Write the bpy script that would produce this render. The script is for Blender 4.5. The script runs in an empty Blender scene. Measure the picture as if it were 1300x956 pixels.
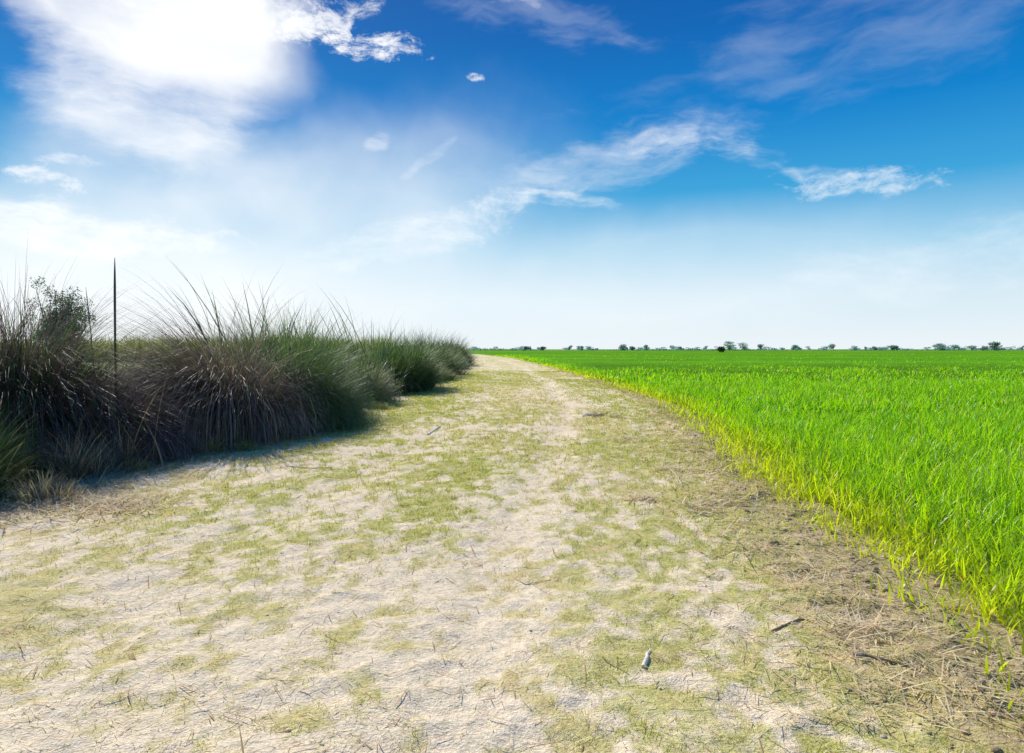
import bpy, math, numpy as np
from mathutils import Vector, Matrix
rng=np.random.default_rng(7)
sc=bpy.context.scene
sc.view_settings.view_transform='Standard'
sc.view_settings.look='None'
sc.view_settings.exposure=0
F=867.0; CX=650.0; HY=443.0; CH=1.5
SUN_AZ=math.radians(-30); SUN_EL=math.radians(38)

# ------------------------------------------------------------ noise helpers
def _h(xi,yi,s):
    with np.errstate(over='ignore'):
        n=(xi.astype(np.int64)*374761393+yi.astype(np.int64)*668265263+s*974634777)&0xffffffff
        n=((n^(n>>13))*1274126177)&0xffffffff
        n=(n^(n>>16))&0xffffff
    return n/float(0xffffff)
def vn(x,y,s=0):
    xi=np.floor(x);yi=np.floor(y);fx=x-xi;fy=y-yi
    fx=fx*fx*(3-2*fx);fy=fy*fy*(3-2*fy)
    a=_h(xi,yi,s);b=_h(xi+1,yi,s);c=_h(xi,yi+1,s);d=_h(xi+1,yi+1,s)
    return (a*(1-fx)+b*fx)*(1-fy)+(c*(1-fx)+d*fx)*fy
def fbm(x,y,s=0,o=4,g=0.5):
    v=0;a=1;t=0
    for i in range(o):
        v=v+a*vn(x*2**i+17.3*i,y*2**i-9.1*i,s+i);t+=a;a*=g
    return v/t
def ss(a,b,x):
    t=np.clip((x-a)/(b-a),0,1);return t*t*(3-2*t)
def px(x,y):
    d=CH*F/(y-HY);return (x-CX)/F*d,d

# ------------------------------------------------------------ layout
RY=[0,3,4,6.3,9.2,12.7,18,28,54,108,180,300,600]; RX=[2.0,2.15,2.28,2.5,2.85,3.4,3.95,4.0,3.0,0,-8,-30,-110]
LY=[0,6.3,8.9,10.2,18,27.7,59,110,186,300,600];  LX=[-5.0,-4.8,-4.7,-4.2,-3.8,-3.2,-3.2,-6.5,-14.5,-37,-118]
def xr(y): return np.interp(y,RY,RX)
def xl(y): return np.interp(y,LY,LX)
def H(x,y):
    x=np.asarray(x,float);y=np.asarray(y,float)
    d=xl(y)-x
    z=-0.45*ss(1.6,4.0,d)*(1-ss(7,12,d))
    z=z+0.05*(fbm(x*0.25,y*0.25,5,3)-0.5)*ss(0,3,y)
    return z
def rutc(y): return np.interp(y,[0,3.2,5,8.3,17,28,54,108,180,300],[-.2,-.15,-.1,.4,1.4,1.5,0.9,-2.6,-10.7,-33])
PATCH=[(757,528,.32,.62,.95),(786,531,.2,.4,.8),(895,545,.35,.8,.45),(870,520,.4,1.0,.35),(1030,738,.14,.2,.6),(945,600,.2,.35,.4),(1080,790,.14,.2,.4),(812,508,.3,.7,.3)]
def patchm(x,y):
    m=np.zeros_like(x)
    nn=fbm(x*5,y*4,77,3)
    for a,b,rx_,ry_,o in PATCH:
        cx,cy=px(a,b);m=np.maximum(m,o*ss(1.05,.6,np.hypot((x-cx)/rx_,(y-cy)/ry_)+1.1*(nn-.5)))
    return m
def micro(x,y):
    m=0.05*(fbm(x*1.3,y*1.3,11,4)-0.5)+0.032*(fbm(x*9,y*9,21,3)-0.5)
    rut=np.exp(-((x-rutc(y))/0.28)**2)+np.exp(-((x-rutc(y)+2.1)/0.32)**2)
    edge=ss(0.5,0.1,np.abs(x-xr(y)+0.15))
    return m-0.03*rut+edge*0.07*(fbm(x*6,y*6,33,3)-0.25)-.06*patchm(x,y)
def masks(x,y):
    u=x-.6*rutc(y)
    n1=fbm(u*0.9,y*0.32,41,4,.6); n2=fbm(u*2.8,y*1.4,51,4,.7); n3=fbm(u*0.45,y*0.2,61,3); n4=fbm(x*8,y*6,57,3,.7)
    rut=np.exp(-((x-rutc(y))/0.32)**2); rut2=np.exp(-((x-rutc(y)+2.3)/0.5)**2)
    fore=ss(6.5,3,y); left=ss(0.3,-2.8,x)*ss(14,5,y)
    bare=(n1-0.5)*1.3+(n2-0.5)*1.9+(n4-.5)*2.7+0.45*rut+0.26*rut2+0.26*fore+0.24*left+0.12
    bare=bare-0.34*ss(0.9,1.8,x)*ss(14,5,y)
    bare=ss(-0.2,0.9,bare)
    g=ss(0.36,0.62,0.30*n3+0.32*n2+.38*n4+0.05*(1-fore)+.01)*(1-bare)**.7
    dr=xr(y)-x
    dark=ss(0.65,0.0,dr+0.6*(n1-0.5)+0.5*(n2-.5))
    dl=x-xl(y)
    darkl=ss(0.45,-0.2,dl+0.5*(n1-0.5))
    return bare,g,dark,darkl
def earthcol(x,y):
    b,g,dk,dl=masks(x,y)
    sand=np.array([.97,.80,.55]);tan=np.array([.80,.62,.31]);grn=np.array([.53,.53,.12])
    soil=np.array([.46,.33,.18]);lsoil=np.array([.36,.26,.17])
    c=tan*np.ones(x.shape+(3,))
    c=c*(1-g[...,None])+grn*g[...,None]
    c=c*(1-b[...,None])+sand*b[...,None]
    c=c*(1-.65*dk[...,None])+soil*.65*dk[...,None]
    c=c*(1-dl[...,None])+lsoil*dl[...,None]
    pm=patchm(x,y)[...,None];c=c*(1-pm)+np.array([.10,.07,.045])*pm
    return c

# ------------------------------------------------------------ mesh helpers
def mesh_from(name,V,Q,C=None,mat=None,smooth=False,k=4):
    me=bpy.data.meshes.new(name)
    V=np.ascontiguousarray(V,dtype=np.float32).reshape(-1,3);Q=np.ascontiguousarray(Q,dtype=np.int32).reshape(-1,k)
    me.vertices.add(len(V));me.vertices.foreach_set('co',V.ravel())
    me.loops.add(Q.size);me.loops.foreach_set('vertex_index',Q.ravel())
    me.polygons.add(len(Q));me.polygons.foreach_set('loop_start',np.arange(0,Q.size,k,dtype=np.int32))
    me.polygons.foreach_set('use_smooth',np.full(len(Q),smooth))
    if C is not None:
        a=me.color_attributes.new('Col','FLOAT_COLOR','POINT')
        cc=np.ones((len(V),4),np.float32);cc[:,:3]=np.asarray(C).reshape(-1,3)
        a.data.foreach_set('color',cc.ravel())
    me.update(calc_edges=True)
    ob=bpy.data.objects.new(name,me);sc.collection.objects.link(ob)
    if mat: me.materials.append(mat)
    return ob
def gridfaces(r,c):
    i=np.arange(r*c).reshape(r,c)
    return np.stack([i[:-1,:-1],i[:-1,1:],i[1:,1:],i[1:,:-1]],-1).reshape(-1,4)
class Bag:
    def __init__(s): s.V=[];s.Q=[];s.C=[];s.n=0
    def add(s,V,Q,C):
        V=V.reshape(-1,3);s.V.append(V);s.Q.append(Q.reshape(-1,4)+s.n);s.C.append(C.reshape(-1,3));s.n+=len(V)
    def make(s,name,mat,smooth=False):
        return mesh_from(name,np.concatenate(s.V),np.concatenate(s.Q),np.concatenate(s.C),mat,smooth)
def blades(root,L,W,az,th0,th1,S,cb,ct,p=1.0,tw=None,tap=2.0):
    N=len(root);t=np.linspace(0,1,S+1)
    th=th0[:,None]+th1[:,None]*t[None,:]**p
    thm=(th[:,1:]+th[:,:-1])/2
    st=(L/S)[:,None]
    r=np.concatenate([np.zeros((N,1)),np.cumsum(np.sin(thm)*st,1)],1)
    z=np.concatenate([np.zeros((N,1)),np.cumsum(np.cos(thm)*st,1)],1)
    P=np.stack([root[:,0:1]+r*np.cos(az)[:,None],root[:,1:2]+r*np.sin(az)[:,None],root[:,2:3]+z],-1)
    if tw is None: tw=rng.uniform(-.9,.9,N)
    wa=az+math.pi/2+tw
    wd=np.stack([np.cos(wa),np.sin(wa),np.zeros(N)],-1)
    w=W[:,None]*(np.clip(1-t**tap,0,1)*0.94+0.06)[None,:]*0.5
    off=wd[:,None,:]*w[...,None]
    V=np.stack([P-off,P+off],2)
    i=np.arange(N*(S+1)*2).reshape(N,S+1,2)
    Q=np.stack([i[:,:-1,0],i[:,:-1,1],i[:,1:,1],i[:,1:,0]],-1)
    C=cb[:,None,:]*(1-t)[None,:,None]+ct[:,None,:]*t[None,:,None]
    C=np.repeat(C[:,:,None,:],2,2)
    return V,Q,C
def tube(bag,pts,rad,col,sides=6):
    pts=np.array(pts,float);n=len(pts);rad=np.broadcast_to(rad,(n,))
    V=[]
    for i in range(n):
        d=pts[min(i+1,n-1)]-pts[max(i-1,0)];d/=np.linalg.norm(d)+1e-9
        u=np.cross(d,[0.13,0.27,0.95]);u/=np.linalg.norm(u)+1e-9;v=np.cross(d,u)
        a=np.arange(sides)/sides*2*math.pi
        V.append(pts[i]+rad[i]*(np.cos(a)[:,None]*u+np.sin(a)[:,None]*v))
    V=np.array(V);i=np.arange(n*sides).reshape(n,sides);j=np.roll(i,-1,1)
    Q=np.stack([i[:-1],j[:-1],j[1:],i[1:]],-1)
    bag.add(V,Q,np.broadcast_to(np.array(col,float),(n*sides,3)).copy())
def vary(c,N,a=.25,b=.08):
    c=np.array(c,float)
    return np.clip(c*(1+rng.uniform(-a,a,(N,1)))*(1+rng.uniform(-b,b,(N,3))),0.003,1)

# ------------------------------------------------------------ materials
def leafmat(name,trans=.45,tint=(1.1,1.15,.6),gloss=.06,rough=.4):
    m=bpy.data.materials.new(name);m.use_nodes=True;nt=m.node_tree;nt.nodes.clear()
    o=nt.nodes.new('ShaderNodeOutputMaterial');at=nt.nodes.new('ShaderNodeAttribute');at.attribute_name='Col'
    df=nt.nodes.new('ShaderNodeBsdfDiffuse');last=df
    nt.links.new(at.outputs['Color'],df.inputs['Color'])
    if trans>0:
        tr=nt.nodes.new('ShaderNodeBsdfTranslucent')
        mt=nt.nodes.new('ShaderNodeVectorMath');mt.operation='MULTIPLY';mt.inputs[1].default_value=tint
        nt.links.new(at.outputs['Color'],mt.inputs[0]);nt.links.new(mt.outputs[0],tr.inputs['Color'])
        m1=nt.nodes.new('ShaderNodeMixShader');m1.inputs[0].default_value=trans
        nt.links.new(df.outputs[0],m1.inputs[1]);nt.links.new(tr.outputs[0],m1.inputs[2]);last=m1
    if gloss>0:
        gl=nt.nodes.new('ShaderNodeBsdfGlossy');gl.inputs['Roughness'].default_value=rough
        m2=nt.nodes.new('ShaderNodeMixShader');m2.inputs[0].default_value=gloss
        nt.links.new(last.outputs[0],m2.inputs[1]);nt.links.new(gl.outputs[0],m2.inputs[2]);last=m2
    nt.links.new(last.outputs[0],o.inputs[0])
    return m
M_wheat=leafmat('wheat_leaf',.60,(1.25,1.2,.35),.025,.35)
M_reed=leafmat('reed_leaf',.36,(1.15,1.1,.75),.05,.45)
M_straw=leafmat('straw',.25,(1,1,.9),0)
M_grass=leafmat('short_grass',.45,(1.1,1.1,.6),0)
M_wood=leafmat('dry_wood',.0,(1,1,1),0)
M_far=leafmat('distant_foliage',.4,(1,1,1),0)

def earth():
    m=bpy.data.materials.new('earth');m.use_nodes=True;nt=m.node_tree;N=nt.nodes;Lk=nt.links
    b=N['Principled BSDF'];b.inputs['Roughness'].default_value=.95;b.inputs['Specular IOR Level'].default_value=.1
    tc=N.new('ShaderNodeTexCoord');at=N.new('ShaderNodeAttribute');at.attribute_name='Col'
    def nz(s,d=6,r=.6):
        n=N.new('ShaderNodeTexNoise');n.inputs['Scale'].default_value=s;n.inputs['Detail'].default_value=d;n.inputs['Roughness'].default_value=r
        Lk.new(tc.outputs['Object'],n.inputs['Vector']);return n.outputs['Fac']
    def mrg(f,a,b_,c,d):
        r=N.new('ShaderNodeMapRange');Lk.new(f,r.inputs[0])
        for i,v in zip((1,2,3,4),(a,b_,c,d)): r.inputs[i].default_value=v
        return r.outputs[0]
    n28=nz(28,5,.75);n60=nz(70,3,.7)
    a1=mrg(n28,.3,.7,.70,1.24)
    sc_=N.new('ShaderNodeVectorMath');sc_.operation='SCALE';Lk.new(at.outputs['Color'],sc_.inputs[0]);Lk.new(a1,sc_.inputs['Scale'])
    mx=N.new('ShaderNodeMix');mx.data_type='RGBA';Lk.new(mrg(n60,.58,.68,0,.5),mx.inputs[0])
    Lk.new(sc_.outputs[0],mx.inputs[6]);mx.inputs[7].default_value=(.32,.23,.12,1)
    Lk.new(mx.outputs[2],b.inputs['Base Color'])
    bp=N.new('ShaderNodeBump');bp.inputs['Strength'].default_value=.7;bp.inputs['Distance'].default_value=.02
    ad=N.new('ShaderNodeMath');ad.operation='ADD';Lk.new(n28,ad.inputs[0]);Lk.new(n60,ad.inputs[1])
    Lk.new(ad.outputs[0],bp.inputs['Height']);Lk.new(bp.outputs[0],b.inputs['Normal'])
    return m
M_earth=earth()

# ------------------------------------------------------------ ground
def sinh_axis(a,n,k): 
    t=np.linspace(-1,1,n);return a*np.sinh(k*t)/math.sinh(k)
gx=sinh_axis(3500,361,9);gy=np.concatenate([np.linspace(-40,0,40,endpoint=False),3800*(np.expm1(8.5*np.linspace(0,1,420)))/np.expm1(8.5)])
X,Y=np.meshgrid(gx,gy)
dl=X-(xl(Y)-1.0);dr=(xr(Y)+0.8)-X
inp=ss(-.1,.4,np.minimum(dl,dr))*(Y<255)
Z=H(X,Y)-0.14*inp
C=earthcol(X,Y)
n=fbm(X*.08,Y*.05,71,4)
fieldc=np.array([.20,.40,.06]);drygr=np.array([.42,.36,.18])
lf=ss(0.3,2.0,xl(Y)-X)[...,None]
patch=ss(.45,.6,n)[...,None]
C=C*(1-lf)+(drygr*(1-patch)+fieldc*patch)*lf
rf=ss(0.2,.8,X-xr(Y))[...,None];C=C*(1-rf)+np.array([.14,.20,.04])*rf
ff=ss(260,420,Y)[...,None];C=C*(1-ff)+(np.array([.18,.36,.06])*patch+np.array([.24,.32,.10])*(1-patch))*ff
mesh_from('ground',np.stack([X,Y,Z],-1),gridfaces(*X.shape),C,M_earth,True)
# path strip
py=1.2*(250/1.2)**np.linspace(0,1,760);s=np.linspace(0,1,440)
Yp=np.repeat(py[:,None],440,1);A=xl(Yp)-1.1;B=xr(Yp)+0.9;Xp=A+(B-A)*s[None,:]
e=ss(0,.06,s)*ss(1,.94,s)
Zp=H(Xp,Yp)+(micro(Xp,Yp)+0.03)*e[None,:]-0.16*(1-e[None,:])
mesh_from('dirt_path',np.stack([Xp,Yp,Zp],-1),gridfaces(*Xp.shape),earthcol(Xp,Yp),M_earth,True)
def G(x,y):
    on=(x>xl(y)-.9)&(x<xr(y)+.7)
    return H(x,y)+np.where(on,micro(x,y)+.03,0)

# ------------------------------------------------------------ short grass on the path
n=420000
y=2.0*(45/2.0)**rng.random(n);x=xl(y)-.2+(xr(y)-xl(y)+.5)*rng.random(n)
b,g,dk,dlm=masks(x,y)
cl=fbm(x*7,y*7,91,3)
keep=rng.random(n)<np.clip((g*0.7+.18*(1-b)+.10*dk)*ss(.30,.62,cl)*1.3+0.022,0,1)*(1-.8*patchm(x,y))
x=x[keep];y=y[keep];g=g[keep];b=b[keep];n=len(x)
k=np.clip((y/5.),.75,5)
L=rng.uniform(.015,.052,n)*np.clip(k,.8,1.6);W=.0035*k
green=rng.random(n)<(.32+.6*g)
cg=vary((.50,.56,.08),n,.4,.15);cd=vary((.84,.68,.36),n,.3,.08)
c=np.where(green[:,None],cg,cd)
bag=Bag();bag.add(*blades(np.stack([x,y,G(x,y)-.003],-1),L,W,rng.uniform(0,6.28,n),rng.uniform(.2,1.2,n),rng.uniform(0,1.0,n),2,c*.8,c))
bag.make('short_grass',M_grass)
# ------------------------------------------------------------ straw litter
bag=Bag()
def litter(n,x,y,Lr,Wd,cols,up=.06):
    az=rng.uniform(0,6.28,n);L=rng.uniform(*Lr,n)*(.5+rng.random(n)**2)
    c=vary(cols,n,.35,.06);k=np.clip(y/5,.8,4)
    bag.add(*blades(np.stack([x,y,G(x,y)+rng.uniform(.002,.014,n)],-1),L,Wd*k*rng.uniform(.5,1.6,n),az,np.full(n,1.57)-rng.uniform(-.02,up,n),rng.uniform(-.05,.25,n),2,c,c,tw=rng.uniform(-.1,.1,n),tap=8))
n=34000;y=2.0*(30/2.0)**rng.random(n);x=xl(y)+(xr(y)-xl(y)+.2)*rng.random(n)
kp=rng.random(n)<np.clip(.25+ss(.45,.65,fbm(x*1.5,y*1.5,99,3)),0,1);x=x[kp];y=y[kp];litter(len(x),x,y,(.02,.11),.0030,(.88,.76,.50))
n=3200;y=2.2*(25/2.2)**rng.random(n);x=xl(y)+(xr(y)-xl(y)+.2)*rng.random(n);litter(n,x,y,(.05,.20),.0045,(.58,.42,.25),.12)
n=8000;y=2.6*(16/2.6)**rng.random(n);x=xr(y)-.35+rng.normal(0,.34,n);litter(n,x,y,(.04,.20),.005,(.80,.66,.40),.25)
n=9000;y=rng.uniform(5.5,13,n);x=xl(y)+rng.normal(-.1,.35,n);litter(n,x,y,(.06,.35),.005,(.66,.50,.32),.3)
for (a,b_,r) in [(820,640,.13),(895,650,.18),(855,600,.18),(60,640,.5),(140,650,.4),(1020,735,.22),(800,560,.3),(930,640,.3),(260,590,.35),(965,700,.25),(1090,810,.15)]:
    cx,cy=px(a,b_);n=160 if r<.4 else 1200
    litter(n,cx+rng.normal(0,r*.6,n),cy+rng.normal(0,r*.6,n),(.08,.28),.006,(.82,.68,.45),.35)
bag.make('straw_litter',M_straw)
# sticks
def stick(name,p,r,col):
    bg=Bag();P=[]
    for i,(a,b_) in enumerate(p):
        X_,Y_=px(a,b_);P.append((X_,Y_,float(G(np.array(X_),np.array(Y_)))+r*.5))
    P=np.array(P);Q=[P[0]]
    for i in range(len(P)-1):
        for t in (.33,.66,1): 
            q=P[i]*(1-t)+P[i+1]*t;Q.append(q+rng.normal(0,r*.4,3)*(t<1)*np.array([1,1,.2]))
    tube(bg,Q,np.linspace(r,r*.6,len(Q)),col,8);ob=bg.make(name,M_straw,True)
stick('dry_stick',[(820,862),(825,850),(829,838)],.011,(.95,.92,.86))
stick('dry_stick',[(543,553),(550,548),(558,543)],.020,(.92,.89,.82))
stick('dry_stick',[(1075,825),(1110,852),(1160,866)],.008,(.34,.26,.18))
stick('dry_stick',[(985,818),(1020,800),(1105,805)],.007,(.38,.30,.2))
stick('dry_stick',[(895,646),(940,650),(985,650)],.011,(.38,.28,.18))
stick('dry_stick',[(848,597),(862,612),(868,625)],.012,(.8,.7,.55))
stick('dry_stick',[(875,655),(905,662)],.011,(.8,.72,.58))
stick('dry_stick',[(640,728),(668,745),(700,742)],.004,(.75,.62,.45))
stick('dry_stick',[(360,596),(395,600),(420,598)],.009,(.85,.75,.55))
stick('dry_stick',[(1050,748),(1062,765),(1060,775)],.007,(.3,.22,.14))
# pebbles and clods
def lumps(name,x,y,r,col,mat):
    bg=Bag();u=np.linspace(0,math.pi,5);v=np.arange(7)/7*2*math.pi
    for X_,Y_,R in zip(x,y,r):
        P=np.stack([np.sin(u)[:,None]*np.cos(v),np.sin(u)[:,None]*np.sin(v),np.cos(u)[:,None]*np.ones(7)],-1)
        P=P*(1+rng.uniform(-.28,.28,(5,7,1)));P[0]=P[0].mean(0);P[-1]=P[-1].mean(0)
        P=P*R*np.array([1,rng.uniform(.7,1.2),rng.uniform(.35,.55)])+np.array([X_,Y_,float(G(np.array(X_),np.array(Y_)))+R*.08])
        i=np.arange(35).reshape(5,7);j=np.roll(i,-1,1)
        Q=np.stack([i[:-1],j[:-1],j[1:],i[1:]],-1)
        bg.add(P,Q,np.broadcast_to(vary(col,1,.25)[0],(35,3)).copy())
    bg.make(name,mat,True)
n=350;y=2.1*(14/2.1)**rng.random(n);x=xl(y)+.2+(xr(y)-xl(y))*rng.random(n)
lumps('pebbles',x,y,.004+.009*rng.random(n)**3,(.75,.62,.45),M_wood)
n=700;y=2.4*(18/2.4)**rng.random(n);x=xr(y)+.0+rng.normal(0,.24,n)
x[:70],y[:70]=px(765,529);x[:70]+=rng.normal(0,.25,70);y[:70]+=rng.normal(0,.4,70)
lumps('soil_clods',x,y,.008+.030*rng.random(n)**2.5,(.50,.37,.22),M_earth)

# ------------------------------------------------------------ wheat
def edge(x,y): return x-xr(y)+.08+.5*(fbm(x*.0+y*1.3,y*.2,7,3)-.5)+.5*(fbm(x*2.2,y*2.2,27,2)-.5)
wb=Bag()
def wheat(y0,y1,dens,wid,S,lmul=1.0,kx=.95):
    xm=-14 if y1>60 else 1.2
    X1=kx*y1+2;area=(y1-y0)*(X1-xm);n=int(area*dens)
    y=rng.uniform(y0,y1,n);x=rng.uniform(xm,X1,n)
    gx_=np.round(x/.07+.6*vn(y*9,x*0,2))*.07;x=gx_+rng.normal(0,.013,n)+.05*(vn(np.round(y/.07)*1.7,gx_*31,5)-.5)
    e=edge(x,y);kp=(e>-.12)&(x<kx*y+2.0);kp&=rng.random(n)<np.clip(.10+e*1.25,.035,1)
    cl=fbm(x*3.5,y*3.5,37,2);kp&=rng.random(n)<np.clip(.35+1.1*ss(.3,.65,cl)+ss(.8,2.,e),0,1)
    x=x[kp];y=y[kp];e=e[kp];n=len(x)
    hv=fbm(x*.5,y*.5,81,4);ef=ss(0,1.5,e)
    L=(.37+.20*(hv-.5)*2)*(.50+.50*ef)*rng.uniform(.5,1.1,n)*lmul
    W=wid*rng.uniform(.6,1.35,n)
    th0=rng.uniform(.0,.55,n);th1=rng.uniform(.2,2.2,n)*(rng.random(n)**.5)
    az=rng.uniform(0,6.28,n)
    yel=np.clip((1-ef)*.8+.40*rng.random(n)+.25*ss(14,4,y),0,1)  # yellower at front and edge; backlit yellow-green of front blades put into colour
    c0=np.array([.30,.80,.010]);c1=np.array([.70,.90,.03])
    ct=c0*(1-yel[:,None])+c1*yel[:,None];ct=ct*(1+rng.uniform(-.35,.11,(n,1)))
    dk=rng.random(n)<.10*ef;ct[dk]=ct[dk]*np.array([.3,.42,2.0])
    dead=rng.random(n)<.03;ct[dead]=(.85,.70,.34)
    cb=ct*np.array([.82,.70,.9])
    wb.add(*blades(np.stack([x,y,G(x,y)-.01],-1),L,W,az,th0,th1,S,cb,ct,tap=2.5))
wheat(1.5,7,1250,.0105,5);wheat(7,14,680,.0135,4);wheat(14,28,260,.022,3);wheat(28,60,65,.045,3);wheat(60,150,9,.12,2,1.05)
wo=wb.make('wheat_field',M_wheat)
cy=18*(520/18)**np.linspace(0,1,420);t=np.linspace(0,1,420)**2
Yc=np.repeat(cy[:,None],420,1);x0=xr(Yc)+.25;Xc=x0+t[None,:]*(Yc*1.3+60)
hh=(.06+.25*ss(18,60,Yc))*ss(0,.02,t)[None,:]+.06*(fbm(Xc*1.5,Yc*.8,14,4)-.5)
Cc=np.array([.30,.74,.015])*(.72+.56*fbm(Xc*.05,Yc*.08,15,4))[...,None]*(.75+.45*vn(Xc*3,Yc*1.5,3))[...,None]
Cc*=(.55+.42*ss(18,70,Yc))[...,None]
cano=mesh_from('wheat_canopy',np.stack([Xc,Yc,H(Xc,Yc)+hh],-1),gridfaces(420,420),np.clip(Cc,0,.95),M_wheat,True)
cano.parent=wo

# ------------------------------------------------------------ reed clumps
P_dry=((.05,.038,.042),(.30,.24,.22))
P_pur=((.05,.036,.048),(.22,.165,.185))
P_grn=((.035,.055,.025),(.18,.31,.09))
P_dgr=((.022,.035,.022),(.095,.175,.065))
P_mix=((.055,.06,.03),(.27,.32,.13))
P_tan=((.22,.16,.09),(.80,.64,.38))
def clump(name,cx,cy,rx,ry,h,n,pal,wind=(-.25,0),droop=1.5,w=.010,Lm=1.5,S=6,spread=.4,alt=None,altf=0,bag=None,tn=450,jit=.16,pw=1.4):
    own=bag is None
    if own: bag=Bag()
    K=max(3,int(n/tn));ta=rng.uniform(0,6.28,K);tr=np.sqrt(rng.random(K))
    tx=cx+rx*tr*np.cos(ta);ty=cy+ry*tr*np.sin(ta);thh=rng.uniform(.62,1.1,K);twx=rng.normal(0,.18,K);twy=rng.normal(0,.16,K);tb=rng.uniform(.5,1.45,K)
    k=rng.integers(0,K,n);tsz=.15*math.sqrt(rx*ry)+.05
    ga=rng.normal(size=(n,2));x=tx[k]+ga[:,0]*tsz;y=ty[k]+ga[:,1]*tsz
    ox=(x-cx)/rx;oy=(y-cy)/ry;r=np.clip(np.hypot(ox,oy),0,1.4)
    L=h*Lm*(1.08-.38*np.clip(r,0,1.1)**2)*thh[k]*rng.uniform(.45,1.15,n)
    vx=ox*spread+wind[0]+twx[k]+ga[:,0]*.10+rng.normal(0,jit,n);vy=oy*spread+wind[1]+twy[k]+ga[:,1]*.10+rng.normal(0,jit,n)
    az=np.arctan2(vy,vx);m=np.hypot(vx,vy)
    th0=np.clip(.03+m*.6,0,1.1);th1=droop*rng.uniform(.4,1.35,n)*np.clip(.5+m,.5,1.25)
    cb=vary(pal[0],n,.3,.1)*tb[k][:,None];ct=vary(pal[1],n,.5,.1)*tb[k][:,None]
    if alt is not None:
        s_=rng.random(n)<altf*(.3+1.4*rng.random(K))[k];cb[s_]=vary(alt[0],s_.sum(),.3);ct[s_]=vary(alt[1],s_.sum(),.4)
    z=H(x,y)-.02
    bag.add(*blades(np.stack([x,y,z],-1),L,w*rng.uniform(.5,1.3,n),az,th0,th1,S,np.clip(cb,0,1),np.clip(ct,0,1),p=pw,tap=3))
    if own: return bag.make(name,M_reed)
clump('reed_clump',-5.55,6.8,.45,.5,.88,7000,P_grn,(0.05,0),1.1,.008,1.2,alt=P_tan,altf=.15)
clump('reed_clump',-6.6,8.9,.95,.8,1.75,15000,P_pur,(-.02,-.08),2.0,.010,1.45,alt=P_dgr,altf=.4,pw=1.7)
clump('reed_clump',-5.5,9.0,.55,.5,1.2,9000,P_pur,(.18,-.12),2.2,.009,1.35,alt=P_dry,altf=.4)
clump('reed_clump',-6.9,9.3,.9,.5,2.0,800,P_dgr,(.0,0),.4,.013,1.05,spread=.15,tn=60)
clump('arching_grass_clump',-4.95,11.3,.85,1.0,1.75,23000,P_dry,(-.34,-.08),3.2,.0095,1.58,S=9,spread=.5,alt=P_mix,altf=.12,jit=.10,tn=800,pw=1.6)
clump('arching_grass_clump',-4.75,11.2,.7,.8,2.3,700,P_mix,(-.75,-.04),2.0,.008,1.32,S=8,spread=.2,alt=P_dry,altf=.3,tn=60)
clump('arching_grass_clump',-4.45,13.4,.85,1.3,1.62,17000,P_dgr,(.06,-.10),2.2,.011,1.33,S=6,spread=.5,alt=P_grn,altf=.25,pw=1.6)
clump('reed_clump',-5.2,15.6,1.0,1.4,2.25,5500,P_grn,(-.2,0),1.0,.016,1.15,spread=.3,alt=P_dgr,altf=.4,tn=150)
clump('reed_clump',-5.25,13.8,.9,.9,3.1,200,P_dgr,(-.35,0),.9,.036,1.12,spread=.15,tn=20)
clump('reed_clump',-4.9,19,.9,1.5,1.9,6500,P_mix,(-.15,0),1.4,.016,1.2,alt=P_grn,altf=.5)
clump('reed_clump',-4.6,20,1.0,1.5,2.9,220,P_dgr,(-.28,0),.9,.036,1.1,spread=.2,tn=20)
clump('shrub',-4.1,18.6,.45,.8,.95,4500,((.12,.12,.09),(.44,.45,.32)),(0,0),1.3,.014,1.2)
clump('reed_clump',-4.1,24.5,1.15,1.9,1.9,10000,P_grn,(.05,-.03),1.7,.018,1.2,alt=P_dgr,altf=.45)
clump('reed_clump',-5.5,25,1.2,2.0,2.2,2500,P_mix,(-.15,0),.8,.022,1.15)
clump('shrub',-3.6,31,.6,2.0,.9,3000,P_mix,(0,0),1.2,.022,1.2)
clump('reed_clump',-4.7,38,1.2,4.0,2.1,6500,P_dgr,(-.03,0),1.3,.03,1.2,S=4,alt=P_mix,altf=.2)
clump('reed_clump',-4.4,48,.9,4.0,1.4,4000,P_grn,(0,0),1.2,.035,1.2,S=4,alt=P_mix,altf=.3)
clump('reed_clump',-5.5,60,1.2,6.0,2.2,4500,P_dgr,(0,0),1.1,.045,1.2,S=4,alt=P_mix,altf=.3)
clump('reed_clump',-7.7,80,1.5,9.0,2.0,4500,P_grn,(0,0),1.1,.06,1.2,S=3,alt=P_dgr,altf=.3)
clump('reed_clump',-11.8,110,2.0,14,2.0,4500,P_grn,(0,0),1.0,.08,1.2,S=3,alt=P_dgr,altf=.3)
def low(name,a,b_,r,h,n,pal,alt=None,f=0):
    cx,cy=px(a,b_);clump(name,cx,cy,r,r*.8,h,n,pal,(0,0),1.2,.006,1.3,S=4,alt=alt,altf=f,tn=90)
P_lg=((.14,.16,.06),(.46,.52,.16))
low('grass_tuft',255,577,.28,.26,1800,P_lg,P_tan,.3);low('grass_tuft',200,588,.25,.22,1400,P_lg,P_tan,.4)
low('grass_tuft',165,600,.22,.18,900,P_tan,P_lg,.4);low('dry_grass_tuft',95,612,.30,.6,900,P_tan,P_pur,.35)
low('dry_grass_tuft',140,600,.25,.5,600,P_tan,P_pur,.3);low('dry_grass_tuft',50,640,.3,.3,900,P_tan,P_pur,.2)
low('grass_tuft',310,574,.2,.16,800,P_lg,P_tan,.3);low('grass_tuft',480,520,.3,.22,1200,P_lg,P_tan,.3)
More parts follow.
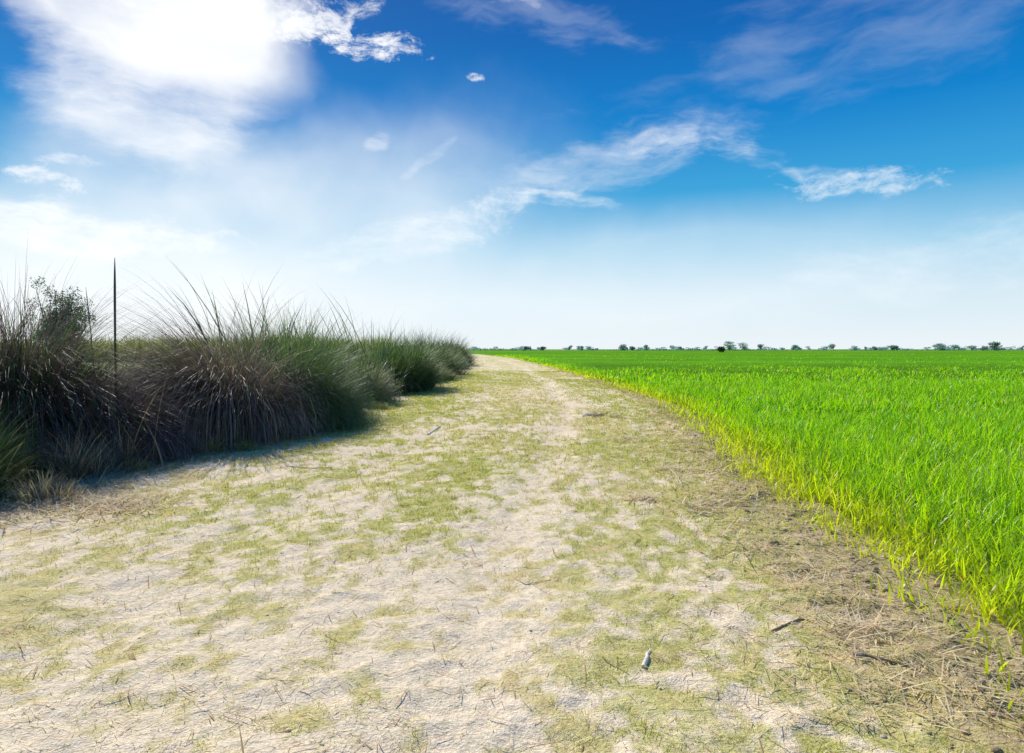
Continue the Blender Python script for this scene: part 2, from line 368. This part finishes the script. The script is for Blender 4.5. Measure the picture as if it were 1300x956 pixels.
low('grass_tuft',430,540,.25,.2,1000,P_lg,P_tan,.3);low('grass_tuft',375,556,.25,.18,900,P_lg,P_tan,.3)
bg=Bag()
for a,t0,lean,w_ in [(190,450,.15,.010),(205,520,-.3,.008),(172,455,.25,.008),(120,440,-.1,.008),(178,500,-.4,.008),(160,480,.3,.007),(130,500,.5,.006),(100,470,-.4,.006),(70,450,.2,.006)]:
    d=8.4;x=(a-CX)/F*d
    bg.add(*blades(np.array([[x,d,0.]]),np.array([CH+(HY-t0)/F*d]),np.array([w_*1.6]),np.array([0. if lean>0 else 3.14]),np.array([abs(lean)*.5]),np.array([abs(lean)*1.6]),8,np.array([[.4,.34,.17]]),np.array([[.45,.42,.18]])))
bg.make('dry_reed_stalks',M_reed)
def stalk(x,y,h,r,lean=.02):
    bg=Bag();n=14;P=[(x+lean*(i/n)**2*h,y,h*i/n-.1) for i in range(n+1)]
    rr=np.concatenate([np.linspace(.7,1.15,n-2),[1.1,.85,.3]])*r
    tube(bg,P,rr,(.07,.08,.04),8)
    m=5;bg.add(*blades(np.tile([[x,y,-.1]],(m,1)),rng.uniform(.5,.72,m)*h,np.full(m,.014),rng.uniform(0,6.28,m),rng.uniform(.03,.12,m),rng.uniform(.1,.5,m),8,vary((.06,.09,.04),m),vary((.16,.24,.08),m)))
    bg.make('reed_stalk',M_reed)
stalk(-6.05,10.4,2.98,.015,.012);stalk(-6.4,10.5,2.55,.007,-.05);stalk(-6.75,10.2,2.2,.006,.05)

bb=Bag()
for i in range(60):
    yy=rng.uniform(11,75);xx=xl(yy)-rng.uniform(3.2,9)-yy*.08
    clump('b',xx,yy,rng.uniform(.8,1.6),rng.uniform(.8,1.6),rng.uniform(.8,1.4),800,P_mix,(-.1,0),1.1,.02,1.2,S=3,alt=P_tan,altf=.3,bag=bb,tn=200)
bb.make('brush',M_reed)
bb=Bag();n=24000
x=rng.uniform(-150,-14,n);y=70+rng.uniform(0,16,n)-.12*(x+14)+4*vn(x*.1,x*0,3)
L=rng.uniform(1.6,3.3,n)*(.7+.5*vn(x*.15,x*0,8));c=vary((.46,.50,.15),n,.35)
bb.add(*blades(np.stack([x,y,0*x],-1),L,np.full(n,.12),rng.uniform(0,6.28,n),rng.uniform(0,.2,n),rng.uniform(.1,.7,n),3,c*.5,c))
bb.make('reed_bed',M_reed)

# ------------------------------------------------------------ trees
def leaves(bg,cen,rad,n,size,col,a=.4):
    d=rng.normal(size=(n,3));d/=np.linalg.norm(d,axis=1)[:,None];r=rng.random(n)**.45
    P=np.array(cen)+d*r[:,None]*np.array(rad)
    u=rng.normal(size=(n,3));u/=np.linalg.norm(u,axis=1)[:,None];v=np.cross(u,rng.normal(size=(n,3)));v/=np.linalg.norm(v,axis=1)[:,None]
    s_=size*rng.uniform(.5,1.3,(n,1));u=u*s_;v=v*s_*.45
    V=np.stack([P-u,P-v,P+u,P+v],1);Q=np.arange(4*n).reshape(n,4)
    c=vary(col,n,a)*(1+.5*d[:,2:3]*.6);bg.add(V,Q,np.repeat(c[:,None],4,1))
def tree(bg,x,y,h,w,col,nl=140,trunkf=.25,ls=None):
    ls=ls or h*.05;z0=float(H(np.array(x),np.array(y)))
    tube(bg,[(x,y,z0-.1),(x+.02*h,y,z0+h*.3),(x-.01*h,y,z0+h*.7)],[h*.03,h*.022,h*.008],(.2,.19,.18),5)
    k=rng.integers(5,10)
    for i in range(k):
        a=rng.uniform(0,6.28);rr=w*.5*rng.uniform(.1,.62);zz=z0+h*rng.uniform(trunkf+.08,.86)
        c=(x+rr*math.cos(a),y+rr*math.sin(a),zz)
        tube(bg,[(x,y,z0+h*trunkf),((x+c[0])/2,(y+c[1])/2,(z0+h*trunkf+zz)/2+.03*h),c],[h*.014,h*.009,h*.004],(.2,.19,.18),4)
        f=rng.uniform(.18,.32);leaves(bg,c,(w*f,w*f,h*f*.7),nl,ls,col)
bg=Bag();D=480
tl=[(738,5,5),(792,7,10),(803,4,8),(818,6,8),(878,4,8),(925,9,18),(938,8,16),(950,5,10),(990,6,8),(1003,6,11),(1048,6,9),(1126,6,9),(1133,5,7),(1148,5,8),(1192,8,12),(1208,7,16),(1222,8,18),(1236,6,16),(1250,8,12),(1262,7,14),(1290,7,14),(1310,8,16),(1340,8,14),(1380,7,12),(668,3,8),(690,3,8),(560,6,14),(500,6,12),(30,8,16),(230,7,12),(-60,8,18)]
for a,hp,wp in tl:
    x=(a-CX)/F*D;tree(bg,x,D+rng.uniform(-15,40),1.5+hp*rng.uniform(.85,1.15)*D/F,wp*D/F*rng.uniform(.9,1.5),vary((.32,.43,.38),1,.3)[0],70,.12,.5)  # leaf colour lifted towards blue-grey: aerial haze put into the colour
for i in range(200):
    a=rng.uniform(-300,1600);D2=rng.uniform(600,950);tree(bg,(a-CX)/F*D2,D2,rng.uniform(2.0,5.5),rng.uniform(4,18),(.46,.58,.60),26,.05,.8)  # farther trees paler and bluer, haze painted into their leaf colour
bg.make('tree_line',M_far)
bg=Bag()
x=rng.uniform(-600,640,9000);y=505+rng.normal(0,4,9000)
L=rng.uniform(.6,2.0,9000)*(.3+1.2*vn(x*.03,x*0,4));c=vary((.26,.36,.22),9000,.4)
bg.add(*blades(np.stack([x,y,0*x],-1),L,np.full(9000,.9),rng.uniform(0,6.28,9000),rng.uniform(0,.3,9000),rng.uniform(0,.8,9000),2,c,c))
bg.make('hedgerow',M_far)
bg=Bag();cx=(915-CX)/F*230
for i in range(4): leaves(bg,(cx+rng.uniform(-1.6,1.6),230,.9+rng.uniform(0,.9)),(1.1,1.1,.8),220,.22,(.10,.16,.08))
tube(bg,[(cx,230,0),(cx,230,1.2)],[.1,.06],(.06,.05,.04))
bg.make('bush',M_wood)
bg=Bag();tx,ty=-14.2,21.5;z0=-.1
for s_ in range(9):
    a=rng.uniform(0,6.28);ln=rng.uniform(.2,.7);top=(tx+ln*math.cos(a),ty+ln*math.sin(a),rng.uniform(2.5,3.45))
    mid=(tx+ln*.35*math.cos(a),ty+ln*.35*math.sin(a),1.4)
    tube(bg,[(tx,ty,z0),mid,top],[.05,.03,.008],(.10,.08,.07),5)
    for j in range(13):
        t=rng.uniform(.05,1);c=np.array(mid)*(1-t)+np.array(top)*t+rng.normal(0,.2,3)
        leaves(bg,c,(.24,.24,.24),120,.034,(.12,.17,.12))
bg.make('tamarisk_tree',M_reed)

# ------------------------------------------------------------ world sky
w=bpy.data.worlds.new('World');sc.world=w;w.name='sky';w.use_nodes=True;nt=w.node_tree;N=nt.nodes;K=nt.links
try:
    w.cycles.sampling_method='MANUAL';w.cycles.sample_map_resolution=512
except Exception as ex: print(ex)
bgd=N['Background'];bgd.inputs['Strength'].default_value=.1
def math_(op,a,b=None,c=None,clamp=False):
    m=N.new('ShaderNodeMath');m.operation=op;m.use_clamp=clamp
    for i,v in enumerate((a,b,c)):
        if v is None: continue
        if isinstance(v,(int,float)): m.inputs[i].default_value=v
        else: K.new(v,m.inputs[i])
    return m.outputs[0]
tc=N.new('ShaderNodeTexCoord');sp=N.new('ShaderNodeSeparateXYZ');K.new(tc.outputs['Generated'],sp.inputs[0])
az=math_('ARCTAN2',sp.outputs[0],sp.outputs[1]);el=math_('ARCSINE',sp.outputs[2])
cb=N.new('ShaderNodeCombineXYZ');K.new(az,cb.inputs[0]);K.new(el,cb.inputs[1]);P0=cb.outputs[0]
def noise(vec,scale,detail,rough,sx=1,sy=1,rot=0,dist=0,off=0,col=False):
    mp=N.new('ShaderNodeMapping');K.new(vec,mp.inputs[0]);mp.inputs['Scale'].default_value=(sx,sy,1);mp.inputs['Rotation'].default_value=(0,0,rot);mp.inputs['Location'].default_value=(off,off*.7,off*.3)
    n=N.new('ShaderNodeTexNoise');K.new(mp.outputs[0],n.inputs['Vector']);n.inputs['Scale'].default_value=scale;n.inputs['Detail'].default_value=detail;n.inputs['Roughness'].default_value=rough;n.inputs['Distortion'].default_value=dist
    return n.outputs['Color' if col else 'Fac']
wn=noise(P0,5,4,.55,col=True)
v1=N.new('ShaderNodeVectorMath');v1.operation='SUBTRACT';K.new(wn,v1.inputs[0]);v1.inputs[1].default_value=(.5,.5,.5)
v2=N.new('ShaderNodeVectorMath');v2.operation='MULTIPLY_ADD';K.new(v1.outputs[0],v2.inputs[0]);v2.inputs[1].default_value=(.10,.07,0);K.new(P0,v2.inputs[2]);PW=v2.outputs[0]
nA=noise(PW,10,8,.64,1,2.8,.15)
nB=noise(PW,26,7,.70,1,1.9,-.15,off=3)
nC=noise(PW,4,5,.5,1,1.3,.5,off=7)
nD=noise(PW,8,6,.58,1,3.4,-.5,off=5)
NS={'A':nA,'B':nB,'C':nC,'D':nD}
def pa(x,y): 
    return math.atan((x-CX)/F),math.atan((HY-y)/math.hypot(F,x-CX))
layers=[]
def blob(x,y,sx,sy,rot=0,n='A',amt=1.6,op=1,soft=.6,gain=1.0,warp=True):
    a,e=pa(x,y);a1,_=pa(x+sx,y);a0,_=pa(x-sx,y);_,e1=pa(x,y-sy);_,e0=pa(x,y+sy)
    mp=N.new('ShaderNodeMapping');mp.vector_type='TEXTURE';K.new(PW if warp else P0,mp.inputs[0])
    mp.inputs['Location'].default_value=(a,e,0);mp.inputs['Rotation'].default_value=(0,0,math.radians(rot));mp.inputs['Scale'].default_value=((a1-a0)/2,(e1-e0)/2,1)
    ln=N.new('ShaderNodeVectorMath');ln.operation='LENGTH';K.new(mp.outputs[0],ln.inputs[0])
    r=math_('SUBTRACT',1.0,ln.outputs['Value']);r=math_('MULTIPLY',r,gain);r=math_('MINIMUM',r,.5)
    nn=math_('MULTIPLY',math_('SUBTRACT',NS[n],.5),amt)
    s_=math_('ADD',r,nn)
    mr=N.new('ShaderNodeMapRange');mr.interpolation_type='SMOOTHSTEP';K.new(s_,mr.inputs[0]);mr.inputs[1].default_value=0;mr.inputs[2].default_value=soft;mr.inputs[3].default_value=0;mr.inputs[4].default_value=op
    layers.append(mr.outputs[0])
blob(350,340,580,190,8,'C',.5,.68,1.0)
blob(60,370,540,190,0,'C',.4,.85,.9)
blob(850,350,480,100,5,'C',.6,.45,1.0)
blob(520,240,260,130,15,'C',1.0,.30,1.0)
blob(200,10,240,130,-15,'C',.8,1.0,.75,1.3)
blob(205,125,170,125,0,'A',.9,.85,.9,1.3)
blob(280,5,200,60,0,'B',1.2,.9,.9,1.2)
blob(60,20,70,50,-30,'A',1.4,.5,1.0)
blob(200,215,230,90,0,'C',.9,.6,1.0)
blob(465,60,68,20,-6,'B',2.8,.9,.7,1.2)
blob(415,30,75,26,20,'B',3.2,.65,.8)
blob(605,101,16,6,0,'B',2.4,.7,.7,1.2)
blob(770,208,200,50,10,'A',1.8,.45,1.2,1.1)
blob(880,192,110,24,-8,'A',2.6,.42,1.1,1.1)
blob(700,258,80,16,-4,'A',2.6,.5,.9,1.1)
blob(1085,237,120,18,-6,'B',3.2,.52,1.1,1.1)
blob(1040,222,60,12,-12,'A',2.6,.35,1.0,1.1)
blob(600,285,90,26,22,'B',3.2,.42,1.1,1.1)
blob(500,310,160,30,14,'A',2.6,.55,1.2,1.1)
blob(468,190,26,14,30,'A',3.6,.3,1.1)
blob(545,205,55,9,38,'A',2.2,.28,1.1)
blob(60,285,180,36,-8,'A',2.6,.85,.9,1.2)
blob(200,300,130,24,0,'B',3.0,.5,.9)
blob(60,225,45,14,-10,'B',3.4,.6,.9)
blob(95,208,40,9,0,'B',3.4,.4,.9)
blob(1080,45,360,100,8,'D',2.4,.14,1.2,1.0)
blob(640,20,150,45,-10,'D',3.0,.14,1.0,1.0)
blob(640,5,60,18,-10,'B',3.0,.3,1.0,1.0)
blob(1180,330,260,50,4,'A',1.8,.40,1.2)
mr=N.new('ShaderNodeMapRange');K.new(el,mr.inputs[0]);mr.inputs[1].default_value=0;mr.inputs[2].default_value=.5
rp=N.new('ShaderNodeValToRGB');K.new(mr.outputs[0],rp.inputs[0]);cr=rp.color_ramp
st=[(0,(.86,.93,.97)),(.147,(.68,.84,.94)),(.28,(.33,.64,.86)),(.435,(.045,.38,.73)),(.63,(.0,.22,.62)),(.84,(0,.135,.48)),(1,(0,.10,.40))]
cr.elements[0].position=0;cr.elements[0].color=(*st[0][1],1);cr.elements[1].position=1;cr.elements[1].color=(*st[-1][1],1)
for p,c in st[1:-1]:
    e_=cr.elements.new(p);e_.color=(*c,1)
up=N.new('ShaderNodeVectorMath');up.operation='SCALE';K.new(rp.outputs[0],up.inputs[0]);up.inputs['Scale'].default_value=10
sky=N.new('ShaderNodeTexSky');sky.sky_type='NISHITA';sky.sun_disc=False;sky.sun_elevation=SUN_EL;sky.sun_rotation=SUN_AZ%(2*math.pi)
mx=N.new('ShaderNodeMix');mx.data_type='RGBA';mx.inputs[0].default_value=.03;K.new(up.outputs[0],mx.inputs[6]);K.new(sky.outputs[0],mx.inputs[7]);cur=mx.outputs[2]
inv=None
for l in layers:
    k_=math_('SUBTRACT',1.0,l);inv=k_ if inv is None else math_('MULTIPLY',inv,k_)
dens=math_('SUBTRACT',1.0,inv)
mx=N.new('ShaderNodeMix');mx.data_type='RGBA';K.new(dens,mx.inputs[0]);K.new(cur,mx.inputs[6]);mx.inputs[7].default_value=(10.8,10.9,11.0,1);K.new(mx.outputs[2],bgd.inputs['Color'])

# ------------------------------------------------------------ sun + camera
sl=bpy.data.lights.new('sun','SUN');sl.energy=5;sl.angle=math.radians(.5);sl.color=(1,.95,.87)
so=bpy.data.objects.new('sun',sl);sc.collection.objects.link(so)
dv=Vector((math.sin(SUN_AZ)*math.cos(SUN_EL),math.cos(SUN_AZ)*math.cos(SUN_EL),math.sin(SUN_EL)))
so.rotation_euler=dv.to_track_quat('Z','Y').to_euler();so.location=dv*50
cam=bpy.data.cameras.new('camera');cam.lens=24;cam.sensor_width=36;cam.clip_end=8000;cam.clip_start=.05
co=bpy.data.objects.new('camera',cam);sc.collection.objects.link(co);co.location=(0,0,CH)
co.rotation_euler=(math.radians(90)-math.atan(35/F),0,0);sc.camera=co
